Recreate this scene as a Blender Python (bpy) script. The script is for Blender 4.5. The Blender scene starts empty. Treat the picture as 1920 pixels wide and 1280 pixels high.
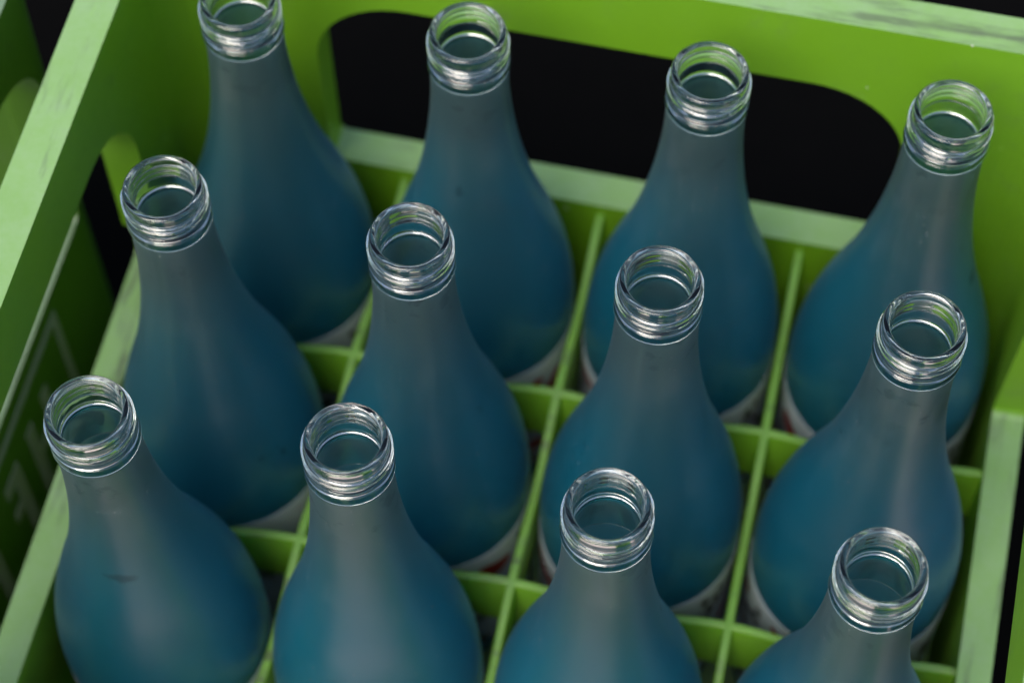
import bpy, bmesh, math, random
from mathutils import Vector, Matrix
random.seed(7)
sc = bpy.context.scene
R = math.radians
P = 0.08                 # one bottle cell in metres
ZG = 1.45                # height of the divider tops above the ground, in cells

# ------------------------------------------------------------------ camera
cam_d = bpy.data.cameras.new('camera')
cam = bpy.data.objects.new('camera', cam_d)
sc.collection.objects.link(cam)
sc.camera = cam
cam.location = (2.48846*P, -5.52463*P, (9.52831+ZG)*P)
cam.rotation_euler = (0.515080, 0.009059, 0.219688)
cam_d.sensor_width = 36.0
cam_d.lens = 36.0*4261.56/1920.0
cam_d.clip_start = 0.02
cam_d.clip_end = 400.0
cam_d.dof.use_dof = True
cam_d.dof.focus_distance = 0.690
cam_d.dof.aperture_fstop = 7.0
cam_d.dof.aperture_blades = 9

# ------------------------------------------------------------------ light
SUN_EL, SUN_AZ = R(56), R(203)          # soft high light from the front left, behind the photographer
world = bpy.data.worlds.new('World'); sc.world = world; world.use_nodes = True
nt = world.node_tree; nt.nodes.clear()
sky = nt.nodes.new('ShaderNodeTexSky'); sky.sky_type = 'NISHITA'; sky.sun_disc = False
sky.sun_elevation = SUN_EL; sky.sun_rotation = SUN_AZ
sky.air_density = 1.0; sky.dust_density = 2.0; sky.ozone_density = 1.0
hs = nt.nodes.new('ShaderNodeHueSaturation'); hs.inputs['Saturation'].default_value = 0.95
bg = nt.nodes.new('ShaderNodeBackground'); bg.inputs['Strength'].default_value = 0.08
out = nt.nodes.new('ShaderNodeOutputWorld')
nt.links.new(sky.outputs[0], hs.inputs['Color']); nt.links.new(hs.outputs[0], bg.inputs[0]); nt.links.new(bg.outputs[0], out.inputs[0])
sun_d = bpy.data.lights.new('sun', 'SUN'); sun_d.energy = 1.5; sun_d.angle = R(40); sun_d.color = (1.0, 0.91, 0.80)
sun = bpy.data.objects.new('sun', sun_d); sc.collection.objects.link(sun)
sd = Vector((math.sin(SUN_AZ)*math.cos(SUN_EL), math.cos(SUN_AZ)*math.cos(SUN_EL), math.sin(SUN_EL)))
sun.rotation_euler = sd.to_track_quat('Z', 'Y').to_euler()
sc.view_settings.view_transform = 'Standard'; sc.view_settings.look = 'None'
sc.view_settings.gamma = 1.0; sc.view_settings.exposure = 1.0; sc.view_settings.use_curve_mapping = False
sc.cycles.max_bounces = 12; sc.cycles.transmission_bounces = 12; sc.cycles.glossy_bounces = 6
sc.cycles.diffuse_bounces = 4; sc.cycles.transparent_max_bounces = 16
sc.cycles.caustics_reflective = True; sc.cycles.caustics_refractive = True
sc.cycles.blur_glossy = 0.6; sc.cycles.sample_clamp_indirect = 6.0
sc.cycles.use_denoising = True
sc.cycles.use_adaptive_sampling = True; sc.cycles.adaptive_threshold = 0.02

# ------------------------------------------------------------------ helpers
def W(x, y, z): return Vector((x*P, y*P, (z+ZG)*P))
def link(o, parent=None):
    sc.collection.objects.link(o)
    if parent is not None: o.parent = parent
    return o
def mesh_obj(name, verts, faces, m, parent=None, smooth=False):
    me = bpy.data.meshes.new(name); me.from_pydata([tuple(v) for v in verts], [], faces); me.update()
    if m: me.materials.append(m)
    if smooth: me.shade_smooth()
    return link(bpy.data.objects.new(name, me), parent)
def empty(name, loc, label=None, cat=None, group=None):
    o = bpy.data.objects.new(name, None); o.empty_display_size = 0.02; o.location = loc
    if label: o['label'] = label
    if cat: o['category'] = cat
    if group: o['group'] = group
    return link(o)
class N:
    """tiny node-building helper"""
    def __init__(s, name):
        s.m = bpy.data.materials.new(name); s.m.use_nodes = True
        s.t = s.m.node_tree; s.t.nodes.clear()
        s.out = s.t.nodes.new('ShaderNodeOutputMaterial')
    def n(s, typ, props=None, **ins):
        nd = s.t.nodes.new('ShaderNode'+typ)
        for k, v in (props or {}).items(): setattr(nd, k, v)
        for k, v in ins.items():
            key = k.replace('_', ' ')
            sock = nd.inputs[int(k[1:])] if (k[0] == 'i' and k[1:].isdigit()) else nd.inputs[key]
            if isinstance(v, bpy.types.NodeSocket): s.t.links.new(v, sock)
            else: sock.default_value = v
        return nd
    def l(s, a, b): s.t.links.new(a, b)
    def math(s, op, a, b=0.0, clamp=False):
        nd = s.t.nodes.new('ShaderNodeMath'); nd.operation = op; nd.use_clamp = clamp
        for i, v in enumerate((a, b)):
            if isinstance(v, bpy.types.NodeSocket): s.t.links.new(v, nd.inputs[i])
            else: nd.inputs[i].default_value = v
        return nd.outputs[0]
    def ramp(s, fac, lo, hi):
        nd = s.t.nodes.new('ShaderNodeMapRange'); nd.interpolation_type = 'SMOOTHSTEP'
        nd.inputs['From Min'].default_value = lo; nd.inputs['From Max'].default_value = hi
        s.t.links.new(fac, nd.inputs['Value']); return nd.outputs[0]
    def mix(s, fac, a, b):
        nd = s.t.nodes.new('ShaderNodeMix'); nd.data_type = 'RGBA'
        for sock, v in ((nd.inputs['Factor'], fac), (nd.inputs[6], a), (nd.inputs[7], b)):
            if isinstance(v, bpy.types.NodeSocket): s.t.links.new(v, sock)
            else: sock.default_value = v if not isinstance(v, tuple) or len(v) == 4 else (*v, 1)
        return nd.outputs[2]

# ------------------------------------------------------------------ materials
def crate_plastic(name, base, cx, dusty=1.0):
    k = N(name)
    tc = k.n('TexCoord')
    co = tc.outputs['Object']
    big = k.n('TexNoise', Vector=co, Scale=14.0, Detail=2.0, Roughness=0.6).outputs[0]
    mid = k.n('TexNoise', Vector=co, Scale=55.0, Detail=6.0, Roughness=0.72).outputs[0]
    vor = k.n('TexVoronoi', Vector=co, Scale=160.0, Randomness=1.0).outputs['Distance']
    vw = k.n('TexVoronoi', {'feature': 'F1'}, Vector=co, Scale=160.0).outputs['Color']
    sep = k.n('SeparateColor', Color=vw).outputs[0]
    light = k.mix(k.math('MULTIPLY', k.ramp(big, .35, .7), .35), base, tuple(min(1, c*1.12+.02) for c in base))
    grime = k.math('MULTIPLY', k.ramp(mid, .52, .72), k.ramp(big, .42, .62))
    c2 = k.mix(k.math('MULTIPLY', grime, .22), light, (.12, .13, .10))
    # settled dust: greyish, where a face looks up
    geo = k.n('NewGeometry')
    nz = k.n('SeparateXYZ', Vector=geo.outputs['Normal']).outputs[2]
    up = k.ramp(nz, .55, .95)
    fine = k.n('TexNoise', Vector=co, Scale=420.0, Detail=2.0).outputs[0]
    dust = k.math('MULTIPLY', k.math('MULTIPLY', up, dusty), k.math('ADD', .16, k.math('ADD', k.math('MULTIPLY', k.ramp(mid, .3, .7), .08), k.math('MULTIPLY', fine, .08))))
    c3 = k.mix(dust, c2, (.56, .66, .66))
    # drag marks run along each wall: lengthwise on the sides, crosswise on the ends
    sx = k.n('SeparateXYZ', Vector=co)
    side = k.math('GREATER_THAN', k.math('ABSOLUTE', k.math('SUBTRACT', sx.outputs[0], cx*P)), 2.0*P)
    va = k.n('VectorMath', {'operation': 'MULTIPLY'}, i0=co, i1=(120., 16., 60.)).outputs[0]
    vb = k.n('VectorMath', {'operation': 'MULTIPLY'}, i0=co, i1=(16., 120., 60.)).outputs[0]
    vm = k.n('Mix', {'data_type': 'VECTOR'}, Factor=side); k.l(vb, vm.inputs[4]); k.l(va, vm.inputs[5])
    drag = k.n('TexNoise', Vector=vm.outputs[1], Scale=1.0, Detail=5.0, Roughness=.65).outputs[0]
    smear = k.math('MULTIPLY', up, k.math('MULTIPLY', k.ramp(drag, .50, .68), k.ramp(big, .36, .56)))
    c3 = k.mix(k.math('MULTIPLY', smear, .75), c3, (.09, .10, .08))
    vs = k.n('VectorMath', {'operation': 'MULTIPLY'}, i0=vm.outputs[1], i1=(5., 5., 1.)).outputs[0]
    scr = k.n('TexNoise', Vector=vs, Scale=1.0, Detail=3.0, Roughness=.6).outputs[0]
    c3 = k.mix(k.math('MULTIPLY', k.math('MULTIPLY', k.ramp(scr, .66, .72), k.ramp(mid, .45, .6)), .35), c3, tuple(min(1, c*1.5+.08) for c in base))
    spot = k.math('MULTIPLY', k.math('LESS_THAN', vor, .10), k.math('GREATER_THAN', sep, .965))
    c4 = k.mix(k.math('MULTIPLY', spot, .8), c3, (.75, .75, .68))
    rough = k.math('ADD', .33, k.math('MULTIPLY', mid, .25))
    bump = k.n('Bump', Strength=0.12, Distance=0.0006, Height=k.n('TexNoise', Vector=co, Scale=180.0, Detail=1.0).outputs[0])
    b = k.n('BsdfPrincipled', Base_Color=c4, Roughness=rough, Normal=bump.outputs[0], IOR=1.5)
    b.inputs['Subsurface Weight'].default_value = 0.0
    k.l(b.outputs[0], k.out.inputs[0])
    return k.m
M_CRATE = crate_plastic('lime_green_plastic', (.160, .375, .010), 1.5)
M_DIV = crate_plastic('divider_green_plastic', (.165, .400, .020), 1.5, .35)
M_CRATE_SHADE = crate_plastic('shaded_green_plastic', (.055, .145, .007), -3.255)  # darker copy of the crate green, with the shade of the gap in its colour

def clear_glass():
    k = N('clear_glass')
    co = k.n('TexCoord').outputs['Object']
    wob = k.n('TexNoise', Vector=co, Scale=160.0, Detail=2.0).outputs[0]
    bump = k.n('Bump', Strength=0.05, Distance=0.001, Height=wob)
    sm = k.ramp(k.n('TexNoise', Vector=co, Scale=240.0, Detail=4.0).outputs[0], .5, .75)
    b = k.n('BsdfPrincipled', Base_Color=(.95, .985, .98, 1), Roughness=k.math('ADD', .015, k.math('MULTIPLY', sm, .12)), IOR=1.52, Normal=bump.outputs[0])
    b.inputs['Transmission Weight'].default_value = 1.0
    k.l(b.outputs[0], k.out.inputs[0]); return k.m
def frosted_glass():
    """thin frosted blue glass: light is scattered through it, a satin skin reflects the sky"""
    k = N('frosted_blue_glass')
    co = k.n('TexCoord').outputs['Object']
    oi = k.n('ObjectInfo').outputs['Random']
    off = k.n('VectorMath', {'operation': 'ADD'}, i0=co, i1=k.n('CombineXYZ', X=k.math('MULTIPLY', oi, 7.0), Y=k.math('MULTIPLY', oi, 3.0), Z=oi).outputs[0]).outputs[0]
    n1 = k.n('TexNoise', Vector=off, Scale=30.0, Detail=5.0, Roughness=.6).outputs[0]
    n2 = k.n('TexNoise', Vector=off, Scale=110.0, Detail=4.0).outputs[0]
    # the blue lacquer fades out towards the neck
    zc = k.n('SeparateXYZ', Vector=co).outputs[2]
    fade = k.ramp(zc, .066, .156)
    # seen edge-on the eye looks through more of the blue glass (longer path), so the sides are deeper in colour
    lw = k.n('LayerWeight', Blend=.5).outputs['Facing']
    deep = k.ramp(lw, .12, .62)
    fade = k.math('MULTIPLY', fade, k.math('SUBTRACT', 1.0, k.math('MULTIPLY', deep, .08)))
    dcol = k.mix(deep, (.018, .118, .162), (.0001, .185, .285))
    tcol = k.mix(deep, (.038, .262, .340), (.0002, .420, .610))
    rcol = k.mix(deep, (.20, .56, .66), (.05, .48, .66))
    df = k.n('BsdfDiffuse', Color=k.mix(fade, dcol, (.070, .114, .114)))
    tr = k.n('BsdfTranslucent', Color=k.mix(fade, tcol, (.19, .30, .285)))
    rf = k.n('BsdfRefraction', Color=k.mix(fade, rcol, (.48, .64, .62)), Roughness=.35, IOR=1.02)
    core = k.n('MixShader', i0=.45, i1=df.outputs[0], i2=tr.outputs[0])
    core = k.n('MixShader', i0=.25, i1=core.outputs[0], i2=rf.outputs[0])
    gl = k.n('BsdfGlossy', Color=(.92, .92, .96, 1), Roughness=k.math('ADD', .32, k.math('MULTIPLY', n2, .10)))
    # Schlick reflection, the same from both sides of the thin glass
    fr = k.math('ADD', .130, k.math('MULTIPLY', k.math('POWER', lw, 5.0), .22))
    b = k.n('MixShader', i0=fr, i1=core.outputs[0], i2=gl.outputs[0])
    # rubbed dark scuffs and white specks lying on the glass
    vor = k.n('TexVoronoi', Vector=off, Scale=620.0); vs = k.n('SeparateColor', Color=vor.outputs['Color'])
    spk = k.math('MULTIPLY', k.math('LESS_THAN', vor.outputs['Distance'], k.math('MULTIPLY', vs.outputs[1], .15)), k.math('MULTIPLY', k.math('GREATER_THAN', vs.outputs[0], .72), k.math('GREATER_THAN', n1, .52)))
    at = k.n('Attribute', {'attribute_type': 'OBJECT', 'attribute_name': 'scuff'}).outputs['Vector']
    dv = k.n('VectorMath', {'operation': 'SUBTRACT'}, i0=co, i1=at).outputs[0]
    dv = k.n('VectorMath', {'operation': 'MULTIPLY'}, i0=dv, i1=(1., 1., 2.6)).outputs[0]
    ds = k.n('VectorMath', {'operation': 'LENGTH'}, i0=dv).outputs['Value']
    ds = k.math('ADD', ds, k.math('MULTIPLY', k.math('SUBTRACT', n2, .5), .016))
    own = k.math('SUBTRACT', 1.0, k.ramp(ds, .002, .0075))
    # wear just under the finish, faint rub marks elsewhere
    topw = k.math('MULTIPLY', k.math('MULTIPLY', k.ramp(zc, .128, .158), k.ramp(n2, .58, .66)), .38)
    scuff = k.math('MAXIMUM', k.math('MAXIMUM', own, topw), k.math('MULTIPLY', k.ramp(n1, .62, .70), k.ramp(n2, .52, .64)))
    # a thin uneven film of dust, thicker up on the neck, wiped in streaks
    wv = k.n('VectorMath', {'operation': 'MULTIPLY'}, i0=off, i1=(90., 90., 14.)).outputs[0]
    wipe = k.n('TexNoise', Vector=wv, Scale=1.0, Detail=4.0, Roughness=.6).outputs[0]
    film = k.math('MULTIPLY', k.math('MULTIPLY', k.ramp(n1, .40, .66), k.ramp(wipe, .38, .68)), k.math('ADD', .010, k.math('MULTIPLY', k.ramp(zc, .05, .15), .022)))
    mark = k.math('MULTIPLY', scuff, .45)
    dif = k.n('BsdfDiffuse', Color=k.mix(k.math('MAXIMUM', spk, k.math('GREATER_THAN', film, mark)), (.02, .03, .03), (.62, .64, .64)))
    fac = k.math('MAXIMUM', k.math('MULTIPLY', spk, .5), k.math('MAXIMUM', film, mark))
    mx = k.n('MixShader', i0=fac, i1=b.outputs[0], i2=dif.outputs[0])
    k.l(mx.outputs[0], k.out.inputs[0])
    return k.m
def label_paper():
    k = N('label_paper')
    uv = k.n('TexCoord').outputs['UV']
    oi = k.n('ObjectInfo').outputs['Random']
    s = k.n('SeparateXYZ', Vector=uv)
    u = k.math('ADD', s.outputs[0], 0.0); v = s.outputs[1]
    st = k.n('CombineXYZ', X=k.math('MULTIPLY', u, 9.0), Y=k.math('MULTIPLY', v, 3.4), Z=0.0).outputs[0]
    blob = k.n('TexNoise', Vector=st, Scale=1.0, Detail=1.0).outputs[0]
    fine = k.n('TexNoise', Vector=st, Scale=5.0, Detail=5.0, Roughness=.7).outputs[0]
    band = k.math('LESS_THAN', v, .90)                      # a plain white margin runs along the top
    red = k.math('MULTIPLY', k.math('GREATER_THAN', blob, .60), band)
    drk = k.math('MULTIPLY', k.math('MULTIPLY', k.math('LESS_THAN', blob, .44), k.math('GREATER_THAN', fine, .50)), band)
    col = k.mix(red, (.80, .89, 1.0), (.50, .045, .04))  # white paper, with blue light through the bottle put into its tint
    col = k.mix(drk, col, (.025, .03, .04))
    b = k.n('BsdfPrincipled', Base_Color=col, Roughness=.45)
    t = k.n('BsdfTranslucent', Color=col)
    mx = k.n('MixShader', i0=.35, i1=b.outputs[0], i2=t.outputs[0])
    k.l(mx.outputs[0], k.out.inputs[0]); return k.m
def plain(name, col, rough=.6):
    k = N(name); b = k.n('BsdfPrincipled', Base_Color=(*col, 1), Roughness=rough); k.l(b.outputs[0], k.out.inputs[0]); return k.m
def ground_mat():
    k = N('grey_paving')
    co = k.n('TexCoord').outputs['Object']
    n = k.n('TexNoise', Vector=co, Scale=9.0, Detail=6.0).outputs[0]
    b = k.n('BsdfPrincipled', Base_Color=k.mix(n, (.58, .45, .42), (.70, .56, .53)), Roughness=.9)
    k.l(b.outputs[0], k.out.inputs[0]); return k.m
def shade_sheet_mat():
    k = N('shade_black')  # near black stands in for ground lying in shade
    co = k.n('TexCoord').outputs['Object']
    n = k.n('TexNoise', Vector=co, Scale=60.0, Detail=3.0).outputs[0]
    b = k.n('BsdfPrincipled', Base_Color=k.mix(n, (.0006, .0006, .0006), (.0018, .0016, .0015)), Roughness=.95)
    b.inputs['Specular IOR Level'].default_value = .1
    k.l(b.outputs[0], k.out.inputs[0]); return k.m
M_CLEAR = clear_glass(); M_FROST = frosted_glass(); M_LABEL = label_paper()
M_PRINT = plain('silver_grey_print', (.30, .31, .33), .5)
M_GROUND = ground_mat(); M_SHADE_SHEET = shade_sheet_mat()

# ------------------------------------------------------------------ ground
gz = -.006
g = mesh_obj('ground', [(-60, -60, gz), (60, -60, gz), (60, 60, gz), (-60, 60, gz)], [(0, 1, 2, 3)], M_GROUND)
g['kind'] = 'structure'

# shade around the crates is painted as an added black mat
def shade_slab():
    pts = rrect(-9*P, 13*P, -3.3*P, 20*P, .5*P, 6); n = len(pts)
    v = [(a, b, z) for z in (gz, -.0005) for a, b in pts]
    return mesh_obj('shade_sheet', v, [tuple(range(n, 2*n))]+[(i, (i+1) % n, n+(i+1) % n, n+i) for i in range(n)], M_SHADE_SHEET)
def rrect(x0, x1, y0, y1, r, n=10):
    pts = []
    for cx, cy, a0 in ((x1-r, y1-r, 0), (x0+r, y1-r, 90), (x0+r, y0+r, 180), (x1-r, y0+r, 270)):
        for i in range(n+1):
            a = R(a0+90.0*i/n); pts.append((cx+r*math.cos(a), cy+r*math.sin(a)))
    return pts
fm = shade_slab(); fm['label'] = 'added black shade mat showing dark through the crate handle openings'; fm['category'] = 'mat'
# ------------------------------------------------------------------ crates
ZT, ZH1, ZH0, ZF = 1.822, 1.372, 0.080, -1.445     # rim top, handle top, sill, underside (cells)
TW = 0.185                                          # wall thickness (cells)
def prism_obj(pts, fn, d0, d1):
    """prism through outline pts (2-D); fn(a, b, d) -> point"""
    n = len(pts)
    v = [fn(a, b, d0) for a, b in pts]+[fn(a, b, d1) for a, b in pts]
    f = [tuple(range(n-1, -1, -1)), tuple(range(n, 2*n))]+[(i, (i+1) % n, n+(i+1) % n, n+i) for i in range(n)]
    me = bpy.data.meshes.new('cutter'); me.from_pydata([tuple(q) for q in v], [], f)
    bm = bmesh.new(); bm.from_mesh(me); bmesh.ops.recalc_face_normals(bm, faces=bm.faces); bm.to_mesh(me); bm.free()
    return link(bpy.data.objects.new('cutter', me))
def hole_outline(a0, a1, b0, b1, rt, rb, n=12):
    pts = []
    for cx, cy, r, s in ((a1-rt, b1-rt, rt, 0), (a0+rt, b1-rt, rt, 90), (a0+rb, b0+rb, rb, 180), (a1-rb, b0+rb, rb, 270)):
        for i in range(n+1):
            a = R(s+90.0*i/n); pts.append((cx+r*math.cos(a), cy+r*math.sin(a)))
    return pts
def crate_shell(name, setback, x0, x1, y0, y1, rc, end_hole, side_hole, side_z, rt, m, parent):
    n = 10
    o_ = rrect(x0-TW, x1+TW, y0-TW, y1+TW, rc+TW, n); i_ = rrect(x0, x1, y0, y1, rc, n); k = len(o_)
    xm = (x0+x1)/2
    dr = lambda a: a+(.045 if a > xm+1 else -.012 if a < xm-1 else 0)       # moulding draft: the walls open towards the top
    v = [W(a, b, ZF) for a, b in o_]+[W(a, b, ZH0) for a, b in o_]+[W(dr(a), b, ZT) for a, b in o_]+[W(a, b, ZF) for a, b in i_]+[W(a, b, ZH0) for a, b in i_]+[W(dr(a), b, ZT) for a, b in i_]
    f = []
    for i in range(k):
        j = (i+1) % k
        f += [(i, j, k+j, k+i), (k+i, k+j, 2*k+j, 2*k+i), (3*k+j, 3*k+i, 4*k+i, 4*k+j), (4*k+j, 4*k+i, 5*k+i, 5*k+j), (2*k+i, 2*k+j, 5*k+j, 5*k+i), (j, i, 3*k+i, 3*k+j)]
    me = bpy.data.meshes.new(name); me.from_pydata([tuple(q) for q in v], [], f); me.update()
    bm = bmesh.new(); bm.from_mesh(me); bmesh.ops.recalc_face_normals(bm, faces=bm.faces); bm.to_mesh(me); bm.free()
    ob = link(bpy.data.objects.new(name, me))
    ho, so = hole_outline(*end_hole, ZH0, ZH1, rt, .05), hole_outline(*side_hole, *side_z, rt, .05)
    fy = lambda a, b, d: W(a, d, b)
    fx = lambda a, b, d: W(d, a, b)
    fo = hole_outline(x0+.5, x1-.5, -.15, 2.6, .3, .3) if setback else ho       # unseen near wall, cut down between its posts to let light in
    cut = [prism_obj(ho, fy, y1-.5, y1+.6), prism_obj(fo, fy, y0-.6, y0+.5), prism_obj(so, fx, x0-.6, x0+.3), prism_obj(so, fx, x1-.3, x1+.6)]
    if setback:      # the outside of the side walls is set back under the handle openings
        ro = hole_outline(side_hole[0]-.06, side_hole[1]+.06, -.9, side_z[0]+.2, .05, .05, 4)
        cut += [prism_obj(ro, fx, x0-TW-.1, x0-TW+.035), prism_obj(ro, fx, x1+TW-.035, x1+TW+.1)]
    for c in cut:
        md = ob.modifiers.new('cut', 'BOOLEAN'); md.operation = 'DIFFERENCE'; md.object = c; md.solver = 'EXACT'
    bv = ob.modifiers.new('edge', 'BEVEL'); bv.width = .0026; bv.segments = 3; bv.limit_method = 'ANGLE'; bv.angle_limit = R(40); bv.harden_normals = True
    dg = bpy.context.evaluated_depsgraph_get(); dg.update()
    fin = bpy.data.meshes.new_from_object(ob.evaluated_get(dg), preserve_all_data_layers=True, depsgraph=dg)
    for c in cut: bpy.data.objects.remove(c)
    bpy.data.objects.remove(ob)
    fin.name = name; fin.materials.clear(); fin.materials.append(m)
    return link(bpy.data.objects.new(name, fin), parent)

TD = 0.042                                          # divider thickness (cells)
def divider(parent, m, a0, a1, fixed, along, centres, depth=-.42):
    """an upright plate; its top dips a little between the crossings"""
    n = 72; top = []
    for i in range(n+1):
        a = a0+(a1-a0)*i/n
        d = min(abs(a-c) for c in centres); d = min(d, .5)
        top.append((a, -.09*(1-math.cos(2*math.pi*d))/2))
    h = TD/2; e = .010
    prof = [(-h, depth), (-h, -e), (-h+e*.3, -e*.3), (-h+e, 0), (h-e, 0), (h-e*.3, -e*.3), (h, -e), (h, depth)]
    v, f = [], []
    for a, z in top:
        for s, q in prof:
            zz = q if q == depth else z+q
            v.append(W(fixed+s, a, zz) if along == 'y' else W(a, fixed+s, zz))
    k = len(prof)
    for i in range(n):
        for j in range(k):
            j2 = (j+1) % k
            f.append((i*k+j, i*k+j2, (i+1)*k+j2, (i+1)*k+j))
    f += [tuple(range(k)), tuple(n*k+j for j in reversed(range(k)))]
    me = bpy.data.meshes.new('divider'); me.from_pydata([tuple(q) for q in v], [], f)
    bm = bmesh.new(); bm.from_mesh(me); bmesh.ops.recalc_face_normals(bm, faces=bm.faces); bm.to_mesh(me); bm.free()
    me.materials.append(m); me.shade_smooth(); me.set_sharp_from_angle(angle=R(50))
    return link(bpy.data.objects.new('divider', me), parent)

def box(name, lo, hi, m, parent):
    a, b = W(*lo), W(*hi)
    v = [(x, y, z) for z in (a.z, b.z) for y in (a.y, b.y) for x in (a.x, b.x)]
    return mesh_obj(name, v, [(0, 2, 3, 1), (4, 5, 7, 6), (0, 1, 5, 4), (2, 6, 7, 3), (0, 4, 6, 2), (1, 3, 7, 5)], m, parent)

def crate(label, setback, x0, x1, y0, y1, rc, end_hole, side_hole, side_z, rt, m, nx, ny):
    c = empty('bottle_crate', (0, 0, 0), label, 'crate', 'green bottle crates')
    crate_shell('shell', setback, x0, x1, y0, y1, rc, end_hole, side_hole, side_z, rt, m, c)
    box('floor', (x0-.03, y0-.03, -1.44), (x1+.03, y1+.03, -1.40), m, c)
    cx, cy = (x0+x1)/2, (y0+y1)/2
    xs = [cx-nx/2+i for i in range(1, nx)]; ys = [cy-ny/2+i for i in range(1, ny)]
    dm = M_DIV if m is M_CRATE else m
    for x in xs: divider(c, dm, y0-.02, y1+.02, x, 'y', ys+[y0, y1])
    for y in ys: divider(c, dm, x0-.02, x1+.02, y, 'x', xs+[x0, x1])
    return c
main = crate('lime green plastic bottle crate holding the twelve blue bottles', True, -.52, 3.52, -3.52, .52, .30, (.125, 2.875), (-2.80, -.20), (.08, 1.42), .46, M_CRATE, 4, 4)
XN = -1.05
nb = crate('second green crate with grey print, seen past the left wall of the first', False, XN-TW-4.04, XN-TW, -3.98, .06, .10, (XN-TW-3.4, XN-TW-.64), (-3.87, -.02), (-.03, 1.43), .44, M_CRATE_SHADE, 4, 4)
# grey print on the second crate's side: a framed panel with bold marks in it
def print_bar(name, ya, yb, za, zb):
    return box(name, (XN+.001, ya, za), (XN+.005, yb, zb), M_PRINT, nb)
print_bar('printed_frame', -3.35, -.50, -.215, -.165)
print_bar('printed_frame', -.55, -.50, -1.25, -.217)
print_bar('printed_frame', -3.35, -.552, -1.25, -1.20)
yy = -.78
for wd, kind in ((.30, 0), (.26, 1), (.32, 2), (.28, 0), (.30, 1), (.26, 2)):
    print_bar('printed_mark', yy-.08, yy, -1.02, -.42)
    if kind != 1: print_bar('printed_mark', yy-wd, yy-wd+.08, -1.02, -.42)
    if kind != 0: print_bar('printed_mark', yy-wd+.082, yy-.082, -.52, -.42)
    print_bar('printed_mark', yy-wd+.082, yy-.082, -.76, -.67)
    yy -= wd+.14

# ------------------------------------------------------------------ bottles
SEG = 112
def lathe(name, rings, m, closed=True, uv=False):
    """rings: list of (r, z) or callables giving r for an angle; closed loop of rings"""
    v, f = [], []
    for r, z in rings:
        for i in range(SEG):
            a = 2*math.pi*i/SEG
            rr = r(a) if callable(r) else r
            v.append((rr*math.cos(a), rr*math.sin(a), z))
    n = len(rings)
    for j in range(n if closed else n-1):
        j2 = (j+1) % n
        for i in range(SEG):
            i2 = (i+1) % SEG
            f.append((j*SEG+i, j*SEG+i2, j2*SEG+i2, j2*SEG+i))
    me = bpy.data.meshes.new(name); me.from_pydata(v, [], f); me.update()
    bm = bmesh.new(); bm.from_mesh(me); bmesh.ops.recalc_face_normals(bm, faces=bm.faces)
    bm.to_mesh(me); bm.free()
    me.materials.append(m); me.shade_smooth()
    return me
def pchip(xs, ys, x):
    for i in range(len(xs)-1):
        if xs[i] <= x <= xs[i+1]: break
    def sl(k):
        if k <= 0: return (ys[1]-ys[0])/(xs[1]-xs[0])
        if k >= len(xs)-1: return (ys[-1]-ys[-2])/(xs[-1]-xs[-2])
        return (ys[k+1]-ys[k-1])/(xs[k+1]-xs[k-1])
    h = xs[i+1]-xs[i]; t = (x-xs[i])/h; m0, m1 = sl(i)*h, sl(i+1)*h
    return (2*t**3-3*t*t+1)*ys[i]+(t**3-2*t*t+t)*m0+(-2*t**3+3*t*t)*ys[i+1]+(t**3-t*t)*m1
# outer body radius against height above the divider tops, in cells
PZ = [-1.395, -1.37, -1.30, -.26, -.2, 0., .2, .4, .6, .8, 1., 1.2, 1.4, 1.6, 1.81]
PR = [.400, .440, .462, .464, .466, .466, .450, .415, .361, .299, .250, .213, .187, .171, .1655]
ZSEAM, ZRIM = 1.812, 2.024
PIV = -.2                      # bottles lean about this height
mm = .001
def body_mesh():
    outer = []
    z = -1.395
    while z < 1.8099:
        outer.append((pchip(PZ, PR, z)*P, z)); z += .025 if z > -1.3 else .012
    outer.append((.1655*P, 1.81))
    rings = [(r, (z-PIV)*P) for r, z in outer]
    rings += [(.1655*P-.03*mm, (1.8105-PIV)*P)]
    zo = (-1.395-PIV)*P
    rings = [(.0005*P, zo+2.5*mm), (.15*P, zo+2*mm), (.33*P, zo+.6*mm)]+rings
    return lathe('body', rings, M_FROST, closed=False)
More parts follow.
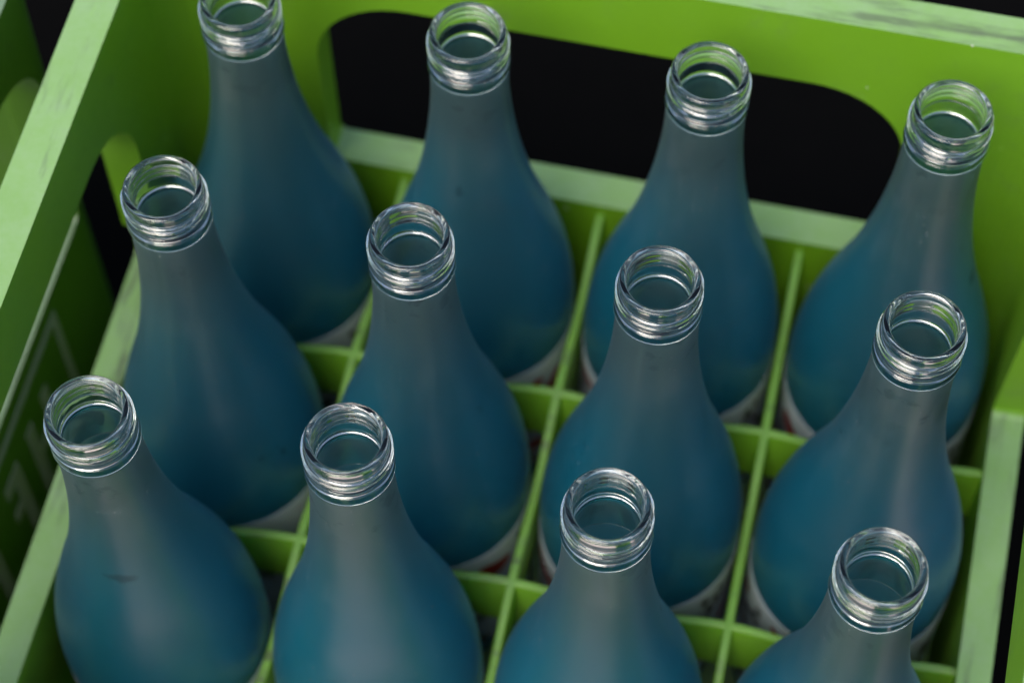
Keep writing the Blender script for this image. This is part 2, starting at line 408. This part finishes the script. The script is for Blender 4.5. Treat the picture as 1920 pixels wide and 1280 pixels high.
def finish_mesh():
    top = (ZRIM-PIV)*P
    def bump(z, c, w): return math.exp(-((z-c)/w)**2)
    rings = []
    # lip: inner edge, flat crown, outer edge
    for r, z in ((10.4, -1.6), (10.42, -1.0), (10.5, -.5), (10.75, -.15), (11.05, -.02), (11.5, .0), (12.05, -.02), (12.45, -.14), (12.72, -.40), (12.85, -.80), (12.9, -1.3)):
        rings.append((r*mm, top+z*mm))
    z = -1.6
    while z > -15.6:
        def rad(a, z=z):
            r = 12.9
            if z < -2.2: r = 12.9-.25*min(1, (-2.2-z)/.6)
            turns = a/(2*math.pi)
            for k in range(-1, 5):
                c = -3.9-2.7*(k+turns)
                if -9.6 < c < -3.4:
                    fade = min(1, (c+9.6)/.8, (-3.4-c)/.5)
                    r += 1.25*fade*bump(z, c, .62)
            if z < -9.9:
                t = min(1, (-9.9-z)/1.3); t = t*t*(3-2*t)
                r = max(r, 12.65+1.15*t+.25*max(0, min(1, (-11.2-z)/4.5)))
            return r*mm
        rings.append((rad, top+z*mm)); z -= .2
    rings += [(14.0*mm, top-16.1*mm), (13.95*mm, top-16.4*mm), (13.75*mm, top-16.6*mm), (13.4*mm, top-16.68*mm), (12.6*mm, top-16.72*mm), (12.2*mm, top-16.8*mm), (12.1*mm, top-17.0*mm), (12.3*mm, top-17.3*mm), (12.8*mm, top-17.7*mm)]
    # below the seam the clear wall runs on inside the frosted neck and thins out
    for q in (18.5, 20.5, 23.0, 26.0, 29.0, 33.0, 37.0, 41.0):
        rings.append((pchip(PZ, PR, min(1.81, ZRIM-q*mm/P))*P-.12*mm, top-q*mm))
    rings.append((pchip(PZ, PR, ZRIM-42*mm/P)*P-.17*mm, top-42*mm))
    for q in (41.0, 37.0, 33.0, 29.0, 26.0, 23.0, 20.0, 18.0):
        rings.append((max(10.45*mm, pchip(PZ, PR, min(1.81, ZRIM-q*mm/P))*P-(.2+2.8*((42-q)/24)**1.3)*mm), top-q*mm))
    rings += [(10.42*mm, top-16.6*mm), (10.4*mm, top-16*mm)]
    z = -15.0
    while z < -2.0:
        rings.append(((10.4+.06*math.sin(z*.5))*mm, top+z*mm)); z += 1.0
    return lathe('neck_finish', rings, M_CLEAR)
def label_mesh():
    z1, z0 = (-.16-PIV)*P, (-1.22-PIV)*P; r = .4665*P; t = .15*mm
    rings = [(r, z0), (r+t, z0), (r+t, z1), (r, z1)]
    me = lathe('label', rings, M_LABEL)
    uvl = me.uv_layers.new(name='UVMap')
    for poly in me.polygons:
        cs = [me.vertices[me.loops[l].vertex_index].co for l in poly.loop_indices]
        ang = [(math.atan2(c.y, c.x)/(2*math.pi)) % 1.0 for c in cs]
        if max(ang)-min(ang) > .5: ang = [a+1 if a < .5 else a for a in ang]
        for l, c, a in zip(poly.loop_indices, cs, ang): uvl.data[l].uv = (a, (c.z-z0)/(z1-z0))
    me.set_sharp_from_angle(angle=R(40))
    return me
ME_B, ME_F, ME_L = body_mesh(), finish_mesh(), label_mesh()

OFF = {(0, 0): (.028, -.041), (0, 1): (0, -.006), (0, 2): (.010, .005), (0, 3): (-.002, .022),
       (1, 0): (-.007, -.007), (1, 1): (.003, -.017), (1, 2): (-.005, -.005), (1, 3): (.015, .009),
       (2, 0): (.009, -.027), (2, 1): (-.016, .072), (2, 2): (-.012, .010), (2, 3): (0, -.015)}
ROWS = ['back row', 'middle row', 'front row']
LBL = {(0, 0): 'frosted blue bottle in the back left corner, its mouth cut by the picture edge',
       (0, 1): 'frosted blue bottle in front of the left part of the back handle opening',
       (0, 2): 'frosted blue bottle in front of the right half of the back handle opening',
       (0, 3): 'frosted blue bottle in the back right corner of the crate',
       (1, 0): 'frosted blue bottle in the middle row, next to the left crate wall',
       (1, 1): 'frosted blue bottle in the middle row, second from the left wall',
       (1, 2): 'frosted blue bottle in the middle row, third from the left wall',
       (1, 3): 'frosted blue bottle in the middle row, next to the right crate wall',
       (2, 0): 'frosted blue bottle in the front row, against the left wall, dark scuff on its shoulder',
       (2, 1): 'frosted blue bottle in the front row, second from left, leaning back out of line',
       (2, 2): 'frosted blue bottle in the front row, third from the left wall',
       (2, 3): 'frosted blue bottle in the front row nearest the lower right corner'}
for (r, c), (ox, oy) in OFF.items():
    e = empty('bottle', W(c, -r, PIV), LBL[(r, c)], 'bottle', 'frosted blue bottles in the crate')
    H = ZRIM-PIV
    ax = Vector((ox, oy, H)).normalized()
    q = Vector((0, 0, 1)).rotation_difference(ax)
    e.rotation_mode = 'QUATERNION'
    e.rotation_quaternion = q @ Matrix.Rotation(random.uniform(0, 6.28), 4, 'Z').to_quaternion()
    for nm, me in (('body', ME_B), ('neck_finish', ME_F), ('label', ME_L)):
        o = link(bpy.data.objects.new(nm, me), e)
        if nm == 'body':
            o['scuff'] = [9.0, 9.0, 9.0]
            if (r, c) == (2, 0):                    # the dark rub mark on this bottle's shoulder
                d = e.rotation_quaternion.inverted() @ Vector((.10, -1.0, 0)).normalized()
                o['scuff'] = [d.x*.0195, d.y*.0195, (1.02-PIV)*P]
